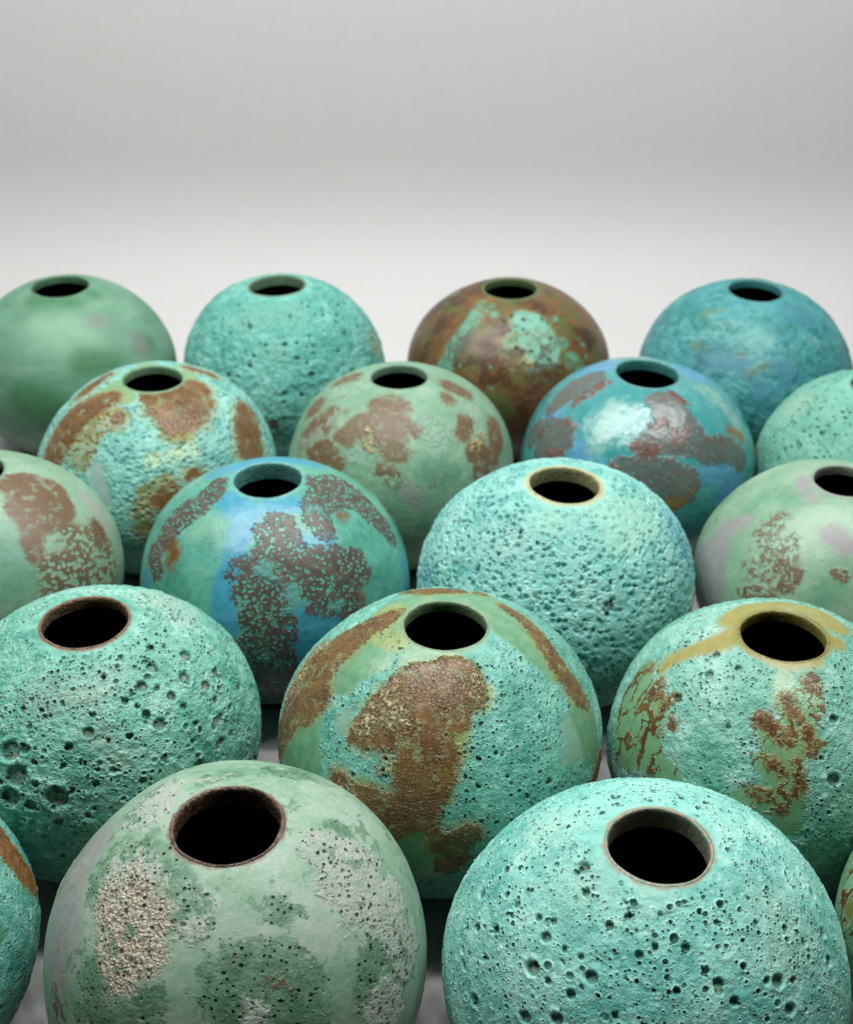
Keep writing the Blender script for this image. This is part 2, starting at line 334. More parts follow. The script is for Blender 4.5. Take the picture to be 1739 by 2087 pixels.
  'brown': [[(-67.5,50.7,0.026),(-68.7,55.5,0.043),(-65.6,61.6,0.043),(-64.5,69.3,0.039)],[(-61.1,42.0,0.025),(-53.3,41.3,0.028)],[(-74.5,27.5,0.048)],[(-60.7,21.7,0.026),(-50.5,26.6,0.018)],[(28.8,66.4,0.031),(36.3,60.0,0.03)],[(1.2,51.1,0.026),(8.7,51.9,0.022)],[(-9.6,40.1,0.04),(0.2,38.7,0.049),(-5.3,35.4,0.032)],[(16.6,44.0,0.06)],[(-20.2,28.5,0.02)]],
  'ochre': [[(8.6,9.6,0.059),(13.4,11.2,0.039)],[(63.6,29.9,0.041),(55.3,37.6,0.023)],[(19.8,15.9,0.026)]],
 },
 'B4': {
  'light': [[(-97.9,42.7,0.174)]],
  'teal': [[(-83.5,19.1,0.127)]],
 },
 'A1': {
  'dark': [[(-9.6,7.2,0.206),(5.1,-2.0,0.23)],[(25.3,28.3,0.141),(39.4,25.0,0.098)],[(68.5,27.0,0.085)],[(-24.0,71.0,0.133),(30.6,68.2,0.085)],[(66.3,68.5,0.068)]],
  'light': [[(-6.7,50.8,0.133),(17.6,51.6,0.129),(33.0,41.6,0.109)],[(9.0,41.7,0.146)]],
  'lav': [[(62.6,26.2,0.08),(63.4,32.5,0.069)],[(-46.3,-35.1,0.301),(-30.2,-33.8,0.238)],[(42.9,50.9,0.064)]],
 },
 'A2': {
  'light': [[(-30.1,54.3,0.168),(19.0,59.2,0.162)],[(0.0,35.3,0.117)]],
  'brown': [[(-1.7,-7.9,0.037)],[(-5.5,-11.1,0.022)]],
  'pale': [[(81.2,20.2,0.144)]],
 },
 'A3': {
  'teal': [[(-39.6,65.0,0.083),(-38.0,53.8,0.065),(-39.0,43.6,0.073),(-42.0,31.9,0.072),(-42.5,22.7,0.073)],[(-22.4,61.5,0.033)],[(38.1,28.4,0.074),(42.2,23.4,0.055)],[(35.7,39.6,0.053)]],
  'pitted': [[(9.8,58.9,0.096),(17.2,53.4,0.155),(4.5,43.4,0.124),(11.6,33.0,0.116),(0.7,33.5,0.082)],[(25.8,44.5,0.102),(23.1,33.1,0.097)]],
  'cream': [[(-0.8,46.5,0.067),(0.7,34.9,0.074),(8.2,30.4,0.055)],[(-7.4,55.7,0.031)]],
  'olive': [[(-9.6,8.7,0.14),(-4.3,4.4,0.104)],[(-26.7,29.6,0.095)],[(47.6,53.5,0.06),(44.9,47.1,0.046)],[(-3.4,73.5,0.098)],[(-83.1,36.7,0.051)],[(3.4,22.1,0.041)]],
  'dark': [[(62.4,34.7,0.11)],[(-16.3,41.2,0.047),(-22.0,42.0,0.029)],[(-81.0,55.3,0.123)]],
 },
 'A4': {
  'teal': [[(-76.1,50.1,0.162),(-47.8,48.3,0.105),(-26.0,46.5,0.107)],[(2.5,62.6,0.088),(19.0,55.1,0.088)],[(25.0,35.0,0.131)],[(-76.6,71.4,0.085)]],
  'blue': [[(-37.3,32.4,0.119),(-19.0,33.0,0.114)],[(10.2,28.4,0.143)],[(45.1,59.8,0.131)],[(-1.0,17.8,0.115)]],
  'light': [[(-46.7,52.0,0.085),(-15.9,50.7,0.099),(-1.1,42.6,0.076)],[(37.5,41.2,0.07)]],
  'ochre': [[(-9.8,28.5,0.032),(-1.4,32.9,0.028)],[(-49.4,37.4,0.031),(-41.8,37.8,0.025)],[(-58.5,56.3,0.023),(-48.4,62.3,0.017)],[(-16.2,37.6,0.018)]],
 },
 'E0': {
  'brown': [[(117.5,32.8,0.11),(113.0,29.3,0.098),(108.8,24.4,0.098),(106.2,17.7,0.091),(107.5,9.0,0.07)]],
  'green': [[(109.0,2.8,0.07),(101.6,15.9,0.03)],[(78.1,19.1,0.035)]],
  'olive': [[(118.2,27.9,0.045)]],
 },
 'E3': {
  'vein': [[(-102.4,14.9,0.103),(-94.7,11.8,0.118),(-88.2,7.9,0.091)]],
  'olive': [[(-93.1,13.8,0.062)]],
 },
}
CRATERS = {
 'E2': [(-72.4,67.9,0.033),(-56.1,64.4,0.022),(-43.0,65.6,0.014),(-26.2,64.7,0.019),(-32.3,67.9,0.014),(-9.7,58.6,0.021),(-74.9,47.1,0.021),(-54.8,48.5,0.027),(-52.0,39.8,0.037),(-45.9,49.2,0.017),(-44.0,45.9,0.017),(-36.2,40.1,0.023),(-45.0,39.8,0.019),(-38.4,50.0,0.016),(-31.7,46.6,0.032),(-19.4,48.9,0.016),(-20.3,39.9,0.018),(5.6,58.5,0.023),(11.3,52.3,0.023),(12.5,52.5,0.019),(34.8,44.6,0.02),(39.0,42.7,0.033),(45.2,40.0,0.019),(38.7,34.7,0.031),(71.5,37.6,0.025),(59.5,43.6,0.02),(-15.9,56.0,0.021),(-27.1,53.9,0.014),(-64.6,17.5,0.035),(-63.7,26.1,0.019),(-46.7,27.5,0.032),(-37.4,32.6,0.031),(46.7,57.5,0.015),(-6.5,67.3,0.014),(19.2,66.9,0.014),(-33.6,60.6,0.021),(-55.0,48.2,0.024),(51.5,44.5,0.013),(-156.5,67.1,0.022),(-143.5,59.4,0.027),(54.2,62.9,0.013),(-63.4,50.5,0.017),(-57.1,52.9,0.017),(16.2,48.6,0.028),(15.6,46.9,0.021),(-83.6,27.3,0.022),(-79.3,31.9,0.02),(64.8,32.5,0.028),(82.9,30.5,0.024),(-33.9,43.4,0.014),(-69.4,30.1,0.016)],
 'D1': [(-16.5,27.0,0.072),(-18.2,18.4,0.062),(-1.3,20.3,0.073),(-20.8,34.6,0.063),(-10.7,16.5,0.035),(79.0,50.9,0.041),(55.6,56.9,0.038),(66.1,46.1,0.045),(42.9,52.6,0.037),(49.4,49.6,0.021),(31.0,50.5,0.024),(41.5,38.0,0.042),(37.9,43.0,0.027),(65.9,26.0,0.03),(50.1,16.5,0.039),(12.3,24.6,0.021),(8.1,32.4,0.021),(3.3,38.4,0.024),(18.9,38.5,0.018),(11.3,42.5,0.035),(35.7,47.0,0.021),(72.5,38.3,0.037),(71.0,32.2,0.024),(28.1,38.1,0.018),(13.6,29.4,0.018),(37.9,26.2,0.024),(51.3,26.3,0.016),(55.4,38.8,0.025),(-8.9,25.1,0.025),(-1.5,10.3,0.029),(56.1,59.7,0.019),(67.5,62.5,0.03),(82.4,37.8,0.029),(75.4,25.1,0.021),(-21.4,49.4,0.022),(-11.8,49.8,0.018),(53.2,44.2,0.031),(1.0,31.7,0.018),(4.3,22.8,0.018),(55.9,30.9,0.022),(8.4,12.8,0.022),(-15.9,44.1,0.015),(63.3,18.1,0.027),(87.7,24.8,0.024)],
 'A2': [(76.4,54.2,0.03),(14.3,57.5,0.025),(-6.2,39.8,0.028),(6.4,40.4,0.023),(26.7,37.4,0.024),(13.8,31.8,0.028),(-14.9,27.4,0.028),(-27.8,19.5,0.029),(-21.4,20.1,0.024),(20.8,20.8,0.037),(25.4,43.7,0.019),(56.0,38.5,0.032),(71.6,37.1,0.029),(61.8,50.0,0.022),(-13.3,33.3,0.028),(5.1,12.2,0.023),(14.3,9.9,0.023),(-1.4,28.2,0.018),(-19.9,35.5,0.019),(56.0,46.5,0.021),(19.7,28.2,0.023),(25.3,33.2,0.019),(-36.1,43.3,0.02),(48.2,54.3,0.026),(15.3,40.4,0.019)],
 'D2': [(13.5,27.5,0.017),(22.1,36.9,0.014),(24.3,28.6,0.014),(25.1,25.7,0.011),(14.8,36.6,0.014),(39.6,20.7,0.022),(-22.0,35.2,0.014),(-23.5,36.6,0.011),(-33.1,26.0,0.015),(66.3,35.6,0.014)],
 'D3': [(9.5,32.5,0.042),(-76.8,64.1,0.027),(-53.0,66.1,0.022),(-37.1,45.8,0.018),(-65.1,57.6,0.032),(16.3,53.0,0.028),(-89.6,41.9,0.015)],
 'C3': [(18.9,28.0,0.044),(17.2,24.5,0.027),(34.6,35.2,0.025),(-44.9,35.0,0.025),(-33.0,57.3,0.028),(-46.8,43.7,0.021),(20.1,33.4,0.02),(38.0,29.7,0.018),(-37.8,45.5,0.021)],
 'B4': [(-57.4,48.0,0.022),(-70.0,39.3,0.023),(-62.9,39.4,0.023),(-60.4,53.6,0.018),(-66.8,33.0,0.028),(-55.4,38.0,0.022),(-82.9,35.9,0.02)],
}
VASES = {  # x, y, size, mouth radius, tilt x, tilt y  (in vase radii)
 'A1': (-3.466,11.929,0.999,0.261,0.002,-0.022),
 'A2': (-1.387,11.983,0.989,0.262,-0.036,-0.009),
 'A3': (0.792,11.886,0.992,0.252,0.002,-0.011),
 'A4': (3.059,11.766,1.012,0.246,0.017,-0.025),
 'B1': (-2.303,9.956,0.988,0.242,0.058,-0.008),
 'B2': (-0.224,10.016,0.977,0.237,-0.001,0.000),
 'B3': (1.783,10.053,0.996,0.258,0.044,-0.027),
 'B4': (3.777,9.842,0.983,0.288,-0.049,0.003),
 'C1': (-3.302,8.364,1.002,0.256,-0.006,-0.000),
 'C2': (-1.128,8.267,0.998,0.247,-0.005,0.003),
 'C3': (0.935,8.183,1.005,0.249,0.045,-0.000),
 'C4': (3.006,8.248,0.990,0.227,-0.011,0.020),
 'D1': (-2.072,6.566,1.001,0.270,0.006,-0.015),
 'D2': (0.080,6.468,1.023,0.241,0.032,-0.001),
 'D3': (2.140,6.420,0.993,0.254,-0.008,0.012),
 'E1': (-0.987,4.789,1.015,0.286,0.003,0.047),
 'E2': (1.121,4.667,1.035,0.244,-0.001,-0.011),
 'E0': (-3.085,4.850,1.000,0.260,0.000,0.000),
 'E3': (3.200,4.850,1.000,0.260,0.000,0.000),
}


# ------------------------------------------------------------------ vase geometry
CR, ZC, FOOT_R, FOOT_H = 0.885, 0.804, 0.56, 0.085


def sph(lon, lat):
    lon, lat = math.radians(lon), math.radians(lat)
    return np.array((math.sin(lon) * math.cos(lat), -math.cos(lon) * math.cos(lat), math.sin(lat)))


def stroke_field(P, strokes):
    """signed distance (positive inside) of points P on the unit ball to chains of round dabs"""
    best = np.full(len(P), -0.4)
    for s in strokes:
        pts = [sph(a, b) for a, b, r in s]
        rad = [r for a, b, r in s]
        if len(pts) == 1:
            pts, rad = pts * 2, rad * 2
        for A, B, r0, r1 in zip(pts, pts[1:], rad, rad[1:]):
            AB = B - A
            t = np.clip((P - A) @ AB / max(AB @ AB, 1e-9), 0, 1)
            d = np.linalg.norm(P - (A + t[:, None] * AB), axis=1)
            best = np.maximum(best, r0 + (r1 - r0) * t - d)
    return best


def around(strokes):
    """the same kind of marks carried on round the far side of the vase"""
    return strokes + [[(lo + 180 + 7 * math.sin(la), la, r) for lo, la, r in s] for s in strokes
                      if all(abs(lo) < 70 and la < 35 for lo, la, r in s)]


def make_vase(key, label, spec):
    x, y, size, rh, tx, ty = VASES[key]
    rnd = random.Random(spec['seed'])
    rs = np.random.RandomState(spec['seed'])
    nu, nv = spec.get('res', (240, 150))
    root = bpy.data.objects.new('bud_vase', None)
    SC.collection.objects.link(root)
    root.empty_display_size = 0.02
    root.location = (x * U, y * U, 0)
    root['label'] = label
    root['category'] = 'vase'
    root['group'] = 'round ceramic bud vases set out in rows'

    rin = rh - spec.get('narrow', 0.004)                        # clear opening
    r_out = rin + spec.get('lipw', 0.02)                     # where the lip meets the body
    # profile angles
    th0 = math.asin(r_out)
    th1 = math.pi - math.asin(math.sqrt(1 - ((ZC - FOOT_H) / CR) ** 2))
    uu = np.arange(nu) / nu * 2 * math.pi
    lon = uu - 0.5 * np.sin(uu)             # finer towards the front
    th = th0 + (th1 - th0) * np.linspace(0, 1, nv)
    LON, TH = np.meshgrid(lon, th)
    LON, TH = LON.ravel(), TH.ravel()
    B = np.stack([np.sin(TH) * np.sin(LON), -np.sin(TH) * np.cos(LON), np.cos(TH)], 1)
    ph = [(rnd.uniform(0, 6.28), rnd.uniform(-1, 1)) for _ in range(6)]

    def wobble(LON, TH):
        w = 0.006 * np.sin(2 * LON + ph[0][0]) + 0.004 * np.sin(3 * LON + ph[1][0] + 2 * TH) \
            + 0.004 * np.sin(5 * TH + ph[2][0]) + 0.003 * np.sin(5 * LON + 3 * TH + ph[3][0])
        return 1 + spec.get('wobble', 1.6) * w * np.sin(TH) ** 2

    def shape(Bv, LON, TH):
        X = Bv * wobble(LON, TH)[:, None] * np.array((1, 1, CR))
        X[:, 2] += ZC
        k = np.clip(X[:, 2] / (ZC + CR), 0, 1.1) ** 2
        X[:, 0] += tx * k
        X[:, 1] += ty * k
        # the mouth leans with the vase
        lean = k * k * np.clip(1 - np.sin(TH) * 1.2, 0, 1)
        X[:, 2] -= lean * (X[:, 0] * tx + X[:, 1] * ty) * 1.3
        return X * size

    X = shape(B, LON, TH)
    rest = X / size - np.array((0, 0, ZC))
    rest[:, 2] /= CR
    rest /= np.linalg.norm(rest, axis=1)[:, None]
    dmouth = (np.sin(TH) - r_out) * (np.cos(TH) > 0) + 1.0 * (np.cos(TH) <= 0)

    # separate big bubbles, burst open in the glaze
    crat = np.zeros(len(X))
    dep = np.zeros(len(X))
    lst = [(sph(a, b), r, 1.0) for a, b, r in CRATERS.get(key, [])]
    for _ in range(spec.get('rand_craters', 0)):
        lo = rnd.uniform(0, 360)
        la = math.degrees(math.asin(rnd.uniform(-0.55, 0.8)))
        r = min(0.034, 0.0105 / rnd.uniform(0.14, 1) ** 0.6) * spec.get('crater_size', 1.0)
        lst.append((sph(lo, la), r, rnd.uniform(0.5, 1.1)))
    warp = np.stack([np.sin(B @ rs.normal(0, 38, 3) + k) for k in range(3)], 1)
    restw = rest + 0.0014 * warp
    for c, r, dk in lst:
        dot = restw @ c
        idx = np.where(dot > math.cos(min(2.6 * r, 1.2)))[0]
        d = np.linalg.norm(restw[idx] - c, axis=1) / r
        q = np.clip((1.12 - d) / 0.5, 0, 1)
        q = q * q * (3 - 2 * q)
        rim = np.exp(-((d - 1.25) / 0.22) ** 2)
        np.minimum.at(dep, idx, -dk * q * min(r * 1.1, 0.024) )
        np.add.at(dep, idx, 0.14 * r * rim)
        np.maximum.at(crat, idx, q * dk)
    fade = np.clip(dmouth / 0.03, 0, 1)
    nrm = B / np.array((1, 1, CR))
    nrm /= np.linalg.norm(nrm, axis=1)[:, None]
    X = X + nrm * (dep * fade * size)[:, None]

    me = mesh_np('body', X * U, ring_quads(nu, nv))
    a = me.attributes.new('rest', 'FLOAT_VECTOR', 'POINT')
    a.data.foreach_set('vector', rest.astype(np.float32).ravel())
    fields = {'mouth': dmouth, 'crater': crat, 'low': np.cos(TH)}
    for lname, strokes in MARKS.get(key, {}).items():
        fields['mark_' + lname] = stroke_field(rest, around(strokes))
    for k, v in fields.items():
        a = me.attributes.new(k, 'FLOAT', 'POINT')
        a.data.foreach_set('value', v.astype(np.float32))
    mat = glaze(key, spec)
    obj('body', me, mat, root)

    # lip: rolls from the body over into the mouth
    ns = 120
    ul = np.arange(ns) / ns * 2 * math.pi
    irr = 1 + 0.014 * np.sin(2 * ul + ph[4][0]) + 0.011 * np.sin(3 * ul + ph[5][0]) + 0.006 * np.sin(7 * ul + ph[0][0])
    zt = math.sqrt(1 - r_out ** 2)
    lift = spec.get('lip', 0.004)
    lw = r_out - rin
    nk = spec.get('neck', 0.07)
    prof = [(r_out + 0.012, -0.016), (r_out + 0.002, -0.001), (r_out - 0.2 * lw, lift * 0.7), (r_out - 0.45 * lw, lift), (r_out - 0.7 * lw, lift * 0.6),
            (rin + 0.1 * lw, -0.005), (rin, -0.016), (rin - 0.001, -0.25 * nk - 0.012), (rin - 0.001, -0.7 * nk), (rin, -nk)]
    V = []
    for i, (r, dz) in enumerate(prof):
        f = irr if i > 2 else 1 + (irr - 1) * i / 3
        T = np.full(ns, math.asin(min(r, .99)))
        Bv = np.stack([r * f * np.sin(ul), -r * f * np.cos(ul), np.full(ns, zt)], 1)
        P = shape(Bv, ul, np.full(ns, math.asin(r_out)))
        if i == 0:
            Bv0 = np.stack([np.sin(T) * np.sin(ul), -np.sin(T) * np.cos(ul), np.cos(T)], 1)
            P = shape(Bv0, ul, T)
            P[:, 2] -= 0.010 * size
        else:
            P[:, 2] += dz * size
        V.append(P)
    lip = mesh_np('lip', np.concatenate(V) * U, ring_quads(ns, len(prof)))
    obj('lip', lip, lip_mat(key, spec), root)
    # hollow inside
    V = [V[-1]]
    for t in np.linspace(0.32, math.pi - 0.5, 12):
        T = np.full(ns, t)
        Bv = np.stack([np.sin(T) * np.sin(ul), -np.sin(T) * np.cos(ul), np.cos(T)], 1) * 0.9
        P = Bv * np.array((1, 1, CR)) * size
        P[:, 2] += ZC * size
        V.append(P)
    P = V[-1].copy()
    P[:, :2] *= 0.02
    V.append(P)
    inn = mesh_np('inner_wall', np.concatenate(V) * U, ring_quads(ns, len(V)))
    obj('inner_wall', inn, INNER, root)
    # foot ring the vase stands on
    prof = [(FOOT_R - 0.02, FOOT_H + 0.035), (FOOT_R + 0.012, FOOT_H + 0.004), (FOOT_R + 0.014, FOOT_H - 0.02), (FOOT_R + 0.004, FOOT_H - 0.035), (FOOT_R, 0.02),
            (FOOT_R - 0.006, 0.006), (FOOT_R - 0.02, 0.0005), (FOOT_R - 0.09, 0.0005), (FOOT_R - 0.11, 0.03), (0.02, 0.035)]
    V = [np.stack([r * np.sin(ul), -r * np.cos(ul), np.full(ns, z)], 1) * size for r, z in prof]
    foot = mesh_np('foot_ring', np.concatenate(V) * U, ring_quads(ns, len(prof)))
    obj('foot_ring', foot, foot_mat(key, spec), root)
    return root


# ------------------------------------------------------------------ glazes
GLAZE_GAIN = 0.67
TONE = [1.0]                                # how light the glaze of the vase at hand is


def gl(h):
    c = lin(h)
    g = 0.2126 * c[0] + 0.7152 * c[1] + 0.0722 * c[2]
    return tuple((v + (g - v) * -0.04) * GLAZE_GAIN * TONE[0] for v in c[:3]) + (1.0,)


INNER = plain_mat('hollow_shade_black', '#060606', 0.8, 0.05)  # darkness of the hollow is put into this near-black colour


def foot_mat(key, spec):
    return plain_mat('foot_' + key, spec.get('foot', '#5d8a78'), 0.5, 0.3, 0.2, 300, 0.35)


def lip_mat(key, spec):
    mat = bpy.data.materials.new('lip_' + key)
    mat.use_nodes = True
    N = NT(mat)
    out = N.node('ShaderNodeOutputMaterial')
    b = N.node('ShaderNodeBsdfPrincipled')
    tc = N.vscale(N.node('ShaderNodeTexCoord').outputs['Object'], 1 / U)
    c1, c2 = spec['lipcol']
    n = N.noise(tc, 26, 5, 0.65)
    col = N.mix(N.smooth(n, 0.38, 0.62), gl(c1), gl(c2))
    # glaze thins to a paler line on the edge and is darker down the throat
    N.put(b.inputs['Base Color'], col)
    b.inputs['Roughness'].default_value = spec.get('liprough', 0.35)
    bn = N.node('ShaderNodeBump')
    bn.inputs['Strength'].default_value = spec.get('lipbump', 0.35)
    bn.inputs['Distance'].default_value = 0.0012
    N.put(bn.inputs['Height'], N.noise(tc, 45, 3, 0.6))
    N.put(b.inputs['Normal'], bn.outputs[0])
    N.put(out.inputs[0], b.outputs[0])
    return mat


def pits(N, P, scale, rmin, rmax, density, wall=0.45):
    """round holes of random size on the ball; returns depth 0..1"""
    vo = N.voro(P, scale)
    sep = N.node('ShaderNodeSeparateColor')
    N.put(sep.inputs[0], vo.outputs['Color'])
    k = N.m('POWER', sep.outputs[0], 2.0)
    r = N.add(rmin, N.mul(k, rmax - rmin))
    on = N.m('LESS_THAN', sep.outputs[1], density)
    t = N.sub(1.0, N.m('DIVIDE', vo.outputs['Distance'], r))
    edge = N.mul(N.smooth(t, -0.55, -0.06), N.smooth(t, 0.14, -0.02))
    return N.mul(N.smooth(t, 0.0, wall), on), N.mul(edge, on)


def glaze(key, spec):
    TONE[0] = spec.get('tone', 1.0)
    mat = bpy.data.materials.new('glaze_' + key)
    mat.use_nodes = True
    mat.displacement_method = 'BOTH'
    N = NT(mat)
    out = N.node('ShaderNodeOutputMaterial')
    bs = N.node('ShaderNodeBsdfPrincipled')
    rest = N.attr('rest', True)
    rs = random.Random(spec['seed'])
    off = tuple(rs.uniform(-20, 20) for _ in range(3))
    P0 = N.vop('ADD', rest, off)
    wn = N.noise(P0, 18, 2, 0.5, color=True)
    Pw = N.vop('ADD', P0, N.vscale(N.vop('SUBTRACT', wn, (0.5, 0.5, 0.5)), 0.05))
    Pq = N.vop('ADD', P0, N.vscale(N.vop('SUBTRACT', wn, (0.5, 0.5, 0.5)), 0.014))
    mouth = N.attr('mouth')
    fade = N.smooth(mouth, 0.0, spec.get('mouth_fade', 0.10))
    fade2 = N.smooth(mouth, -0.005, 0.025)

    # ground glaze: broad clouds and fine mottling
    if spec.get('streak'):                     # throwing marks run round the pot
        Pw = N.vop('MULTIPLY', Pw, (1.0, 1.0, spec['streak']))
    big = N.noise(Pw, spec.get('cloud', 2.6), 6, 0.6, 0.4)
    fine = N.noise(P0, spec.get('mottle', 22), 5, 0.65)
    f = N.add(N.mul(big, 0.6), N.mul(fine, 0.4))
    n = len(spec['ground'])
    lo, hi = spec.get('range', (0.36, 0.64))
    col = N.ramp(f, [(lo + (hi - lo) * i / (n - 1), gl(c)) for i, c in enumerate(spec['ground'])])
    rough = spec.get('rough', 0.5)
    pw = float(spec.get('pit', 1.0))            # how pitted the ground is
    gw = float(spec.get('grain', 1.0))          # how grainy
    height = 0.0

    # patches laid over one another
    for lname, L in spec.get('layers', []):
        sd = N.attr('mark_' + lname)
        wob = N.sub(N.noise(P0, L.get('ns', 16), 5, 0.62), 0.5)
        sdn = N.add(N.add(sd, L.get('grow', 0.012)), N.mul(wob, L.get('amp', 0.10)))
        sdn = N.add(sdn, N.mul(N.sub(N.noise(P0, 48, 3, 0.6), 0.5), L.get('jag', 0.035)))
        w = L.get('edge', 0.012)
        if L.get('halo'):                       # thin fused glaze bleeding out around the patch
            hc, hw, ha = L['halo']
            hn = N.add(sdn, N.mul(N.sub(N.noise(P0, 9, 4, 0.6), 0.5), hw * 1.6))
            col = N.mix(N.mul(N.smooth(hn, -hw, hw * 0.3), ha), col, gl(hc))
        m = N.smooth(sdn, -w, w)
        tex = L.get('tex')
        lc = gl(L['col'][0])
        v = N.noise(P0, L.get('vs', 14), 4, 0.6)
        c = N.mix(N.smooth(v, 0.35, 0.65), gl(L['col'][0]), gl(L['col'][1]))
        if L.get('amber'):
            c = N.mix(N.mul(N.smooth(N.noise(P0, 6, 5, 0.65), 0.48, 0.66), 0.8), c, gl(L['amber']))
        if tex == 'net':                        # brown skin broken by small openings
            sp = N.voro(Pw, L.get('ts', 17), 'SMOOTH_F1', 1.0, 0.25)
            n2 = N.noise(P0, L.get('ts', 17) * 0.45, 3)
            thr = N.add(N.mul(N.sub(n2, 0.5), 0.9), L.get('open', 0.30))
            hole = N.smooth(N.sub(thr, sp.outputs['Distance']), -0.05, 0.07)
            edgez = N.smooth(sdn, 0.0, 0.05, 0.35, 1.0)
            m = N.mul(m, N.sub(1.0, N.mul(hole, L.get('cut', 0.9))))
            height = N.add(height, N.mul(m, L.get('raise', 0.004)))
        elif tex == 'speck':                    # crumbs and short dashes
            n2 = N.noise(Pw, L.get('ts', 24), 3, 0.6, 0.6)
            n3 = N.noise(P0, 6, 2)
            k = N.add(n2, N.mul(N.sub(n3, 0.5), 0.35))
            m = N.mul(m, N.smooth(k, L.get('lo', 0.44), L.get('lo', 0.44) + 0.09))
            height = N.add(height, N.mul(m, L.get('raise', 0.003)))
        elif tex == 'vein':                     # branching streaks
            Ps = N.vop('MULTIPLY', Pw, (1.0, 1.0, 0.45))
            ridge = N.m('ABSOLUTE', N.sub(N.noise(Ps, L.get('ts', 7), 2.5, 0.55, 0.3), 0.5))
            ww = N.add(0.012, N.mul(N.smooth(N.noise(P0, 8, 3), 0.40, 0.64), 0.045))
            line = N.smooth(N.sub(ww, ridge), -0.008, 0.010)
            m = N.mul(m, line)
            height = N.add(height, N.mul(m, L.get('raise', 0.004)))
        elif tex == 'cells':                    # crackled skin, ring-shaped cells
            ce = N.voro(Pw, L.get('ts', 20), 'DISTANCE_TO_EDGE')
            ce1 = N.voro(Pw, L.get('ts', 20), 'F1')
            n3 = N.noise(P0, 5, 2)
            amt = N.smooth(n3, 0.36, 0.56)
            ln = N.mul(N.smooth(ce.outputs['Distance'], 0.11, 0.02), amt)
            c = N.mix(N.mul(ln, 0.5), c, gl(L['col'][2] if len(L['col']) > 2 else '#3a2616'))
            height = N.add(height, N.mul(N.mul(ln, m), 0.003))
            height = N.add(height, N.mul(m, L.get('raise', 0.004)))
        elif tex == 'crust':                    # popcorn-like raised crust
            ce = N.voro(Pw, L.get('ts', 26), 'SMOOTH_F1', 1.0, 0.3)
            bump = N.sub(0.6, ce.outputs['Distance'])
            height = N.add(height, N.mul(m, N.mul(bump, L.get('raise', 0.03))))
            c = N.mix(N.smooth(ce.outputs['Distance'], 0.35, 0.7), c, gl(L['col'][2]))
        elif L.get('raise'):
            height = N.add(height, N.mul(m, L['raise']))
        if L.get('dots'):                       # pin holes of this patch only
            ds, dd = L['dots']
            dp = N.mul(pits(N, Pq, ds, 0.16, 0.52, dd)[0], m)
            height = N.sub(height, N.mul(dp, L.get('dotdepth', 0.012)))
        m = N.mul(m, L.get('alpha', 1.0))
        if L.get('thin'):                       # places where the glaze below shows through
            m = N.mul(m, N.smooth(N.noise(Pw, L['thin'][0], 5, 0.65), 0.34, 0.5, L['thin'][1], 1.0))
        col = N.mix(m, col, c)
        if L.get('dots'):
            col = N.mix(N.mul(dp, 0.85), col, gl(L.get('dotcol', '#16352c')))
        rough = N.fmix(m, rough, L.get('rough', 0.45))
        if 'pit' in L:
            pw = N.fmix(m, pw, L['pit'])
        if 'grain' in L:
            gw = N.fmix(m, gw, L['grain'])

    for (fs, th, wd, fc, al) in spec.get('flecks', []):
        q = N.noise(Pw, fs, 6, 0.68, 0.5)
        q2 = N.noise(P0, fs * 0.22, 2)
        q = N.add(q, N.mul(N.sub(q2, 0.5), 0.5))
        q = N.mul(N.smooth(q, th, th + wd), al)
        col = N.mix(q, col, gl(fc))
    # pits: glaze pools dark inside the holes, pale clay shows on wide floors
    pitcol = gl(spec.get('pitcol', '#1d5a50'))
    pw = N.mul(pw, fade)
    clus = N.noise(P0, 3.2, 3, 0.6)
    dens = N.smooth(clus, 0.34, 0.56, 0.25, 1.0)
    for (sc, r0, r1, de, dz, dark, wall) in spec.get('pits', []):
        d, e = pits(N, Pq, sc, r0, r1, de, wall)
        d = N.mul(N.mul(d, pw), dens)
        e = N.mul(N.mul(e, pw), dens)
        height = N.add(N.sub(height, N.mul(d, dz)), N.mul(e, dz * 0.18))
        col = N.mix(N.mul(e, 0.5), col, gl(spec['ground'][-1]))
        col = N.mix(N.mul(d, dark), col, pitcol)
    cr = N.attr('crater')
    fl = N.noise(P0, 30, 3)
    pale = gl(spec.get('floor', '#b9b39c'))
    col = N.mix(N.smooth(cr, 0.15, 0.7, 0.0, 0.7), col, pitcol)
    col = N.mix(N.smooth(cr, 0.8, 1.0, 0.0, 0.55), col, gl(spec['ground'][1]))
    col = N.mix(N.mul(N.smooth(cr, 0.82, 1.0), N.smooth(fl, 0.46, 0.62)), col, pale)

    # foamy and sandy relief
    foam = spec.get('foam')
    gw = N.mul(gw, fade)
    if foam:
        vf = N.voro(Pw, foam[0], 'SMOOTH_F1', 1.0, 0.35)
        n4 = N.noise(P0, 7, 3)
        h = N.mul(N.smooth(vf.outputs['Distance'], 0.08, 0.55), N.smooth(n4, 0.25, 0.6, 0.45, 1.0))
        height = N.add(height, N.mul(N.mul(h, gw), foam[1]))
        col = N.mix(N.mul(N.mul(N.smooth(h, 0.45, 0.05), gw), foam[2]), col, pitcol)
        col = N.mix(N.mul(N.mul(N.smooth(h, 0.6, 0.95), gw), 0.35), col, gl(spec['ground'][-1]))
    g1 = N.noise(P0, 13, 4, 0.6)
    g2 = N.noise(P0, 60, 4, 0.7)
    gr = spec.get('relief', (0.010, 0.006))
    height = N.add(height, N.mul(N.mul(N.sub(g1, 0.5), gr[0] * 2), gw))
    height = N.add(height, N.mul(N.mul(N.sub(g2, 0.5), gr[1] * 2), gw))
    height = N.add(height, N.mul(N.sub(N.noise(P0, 90, 3), 0.5), 0.0012))
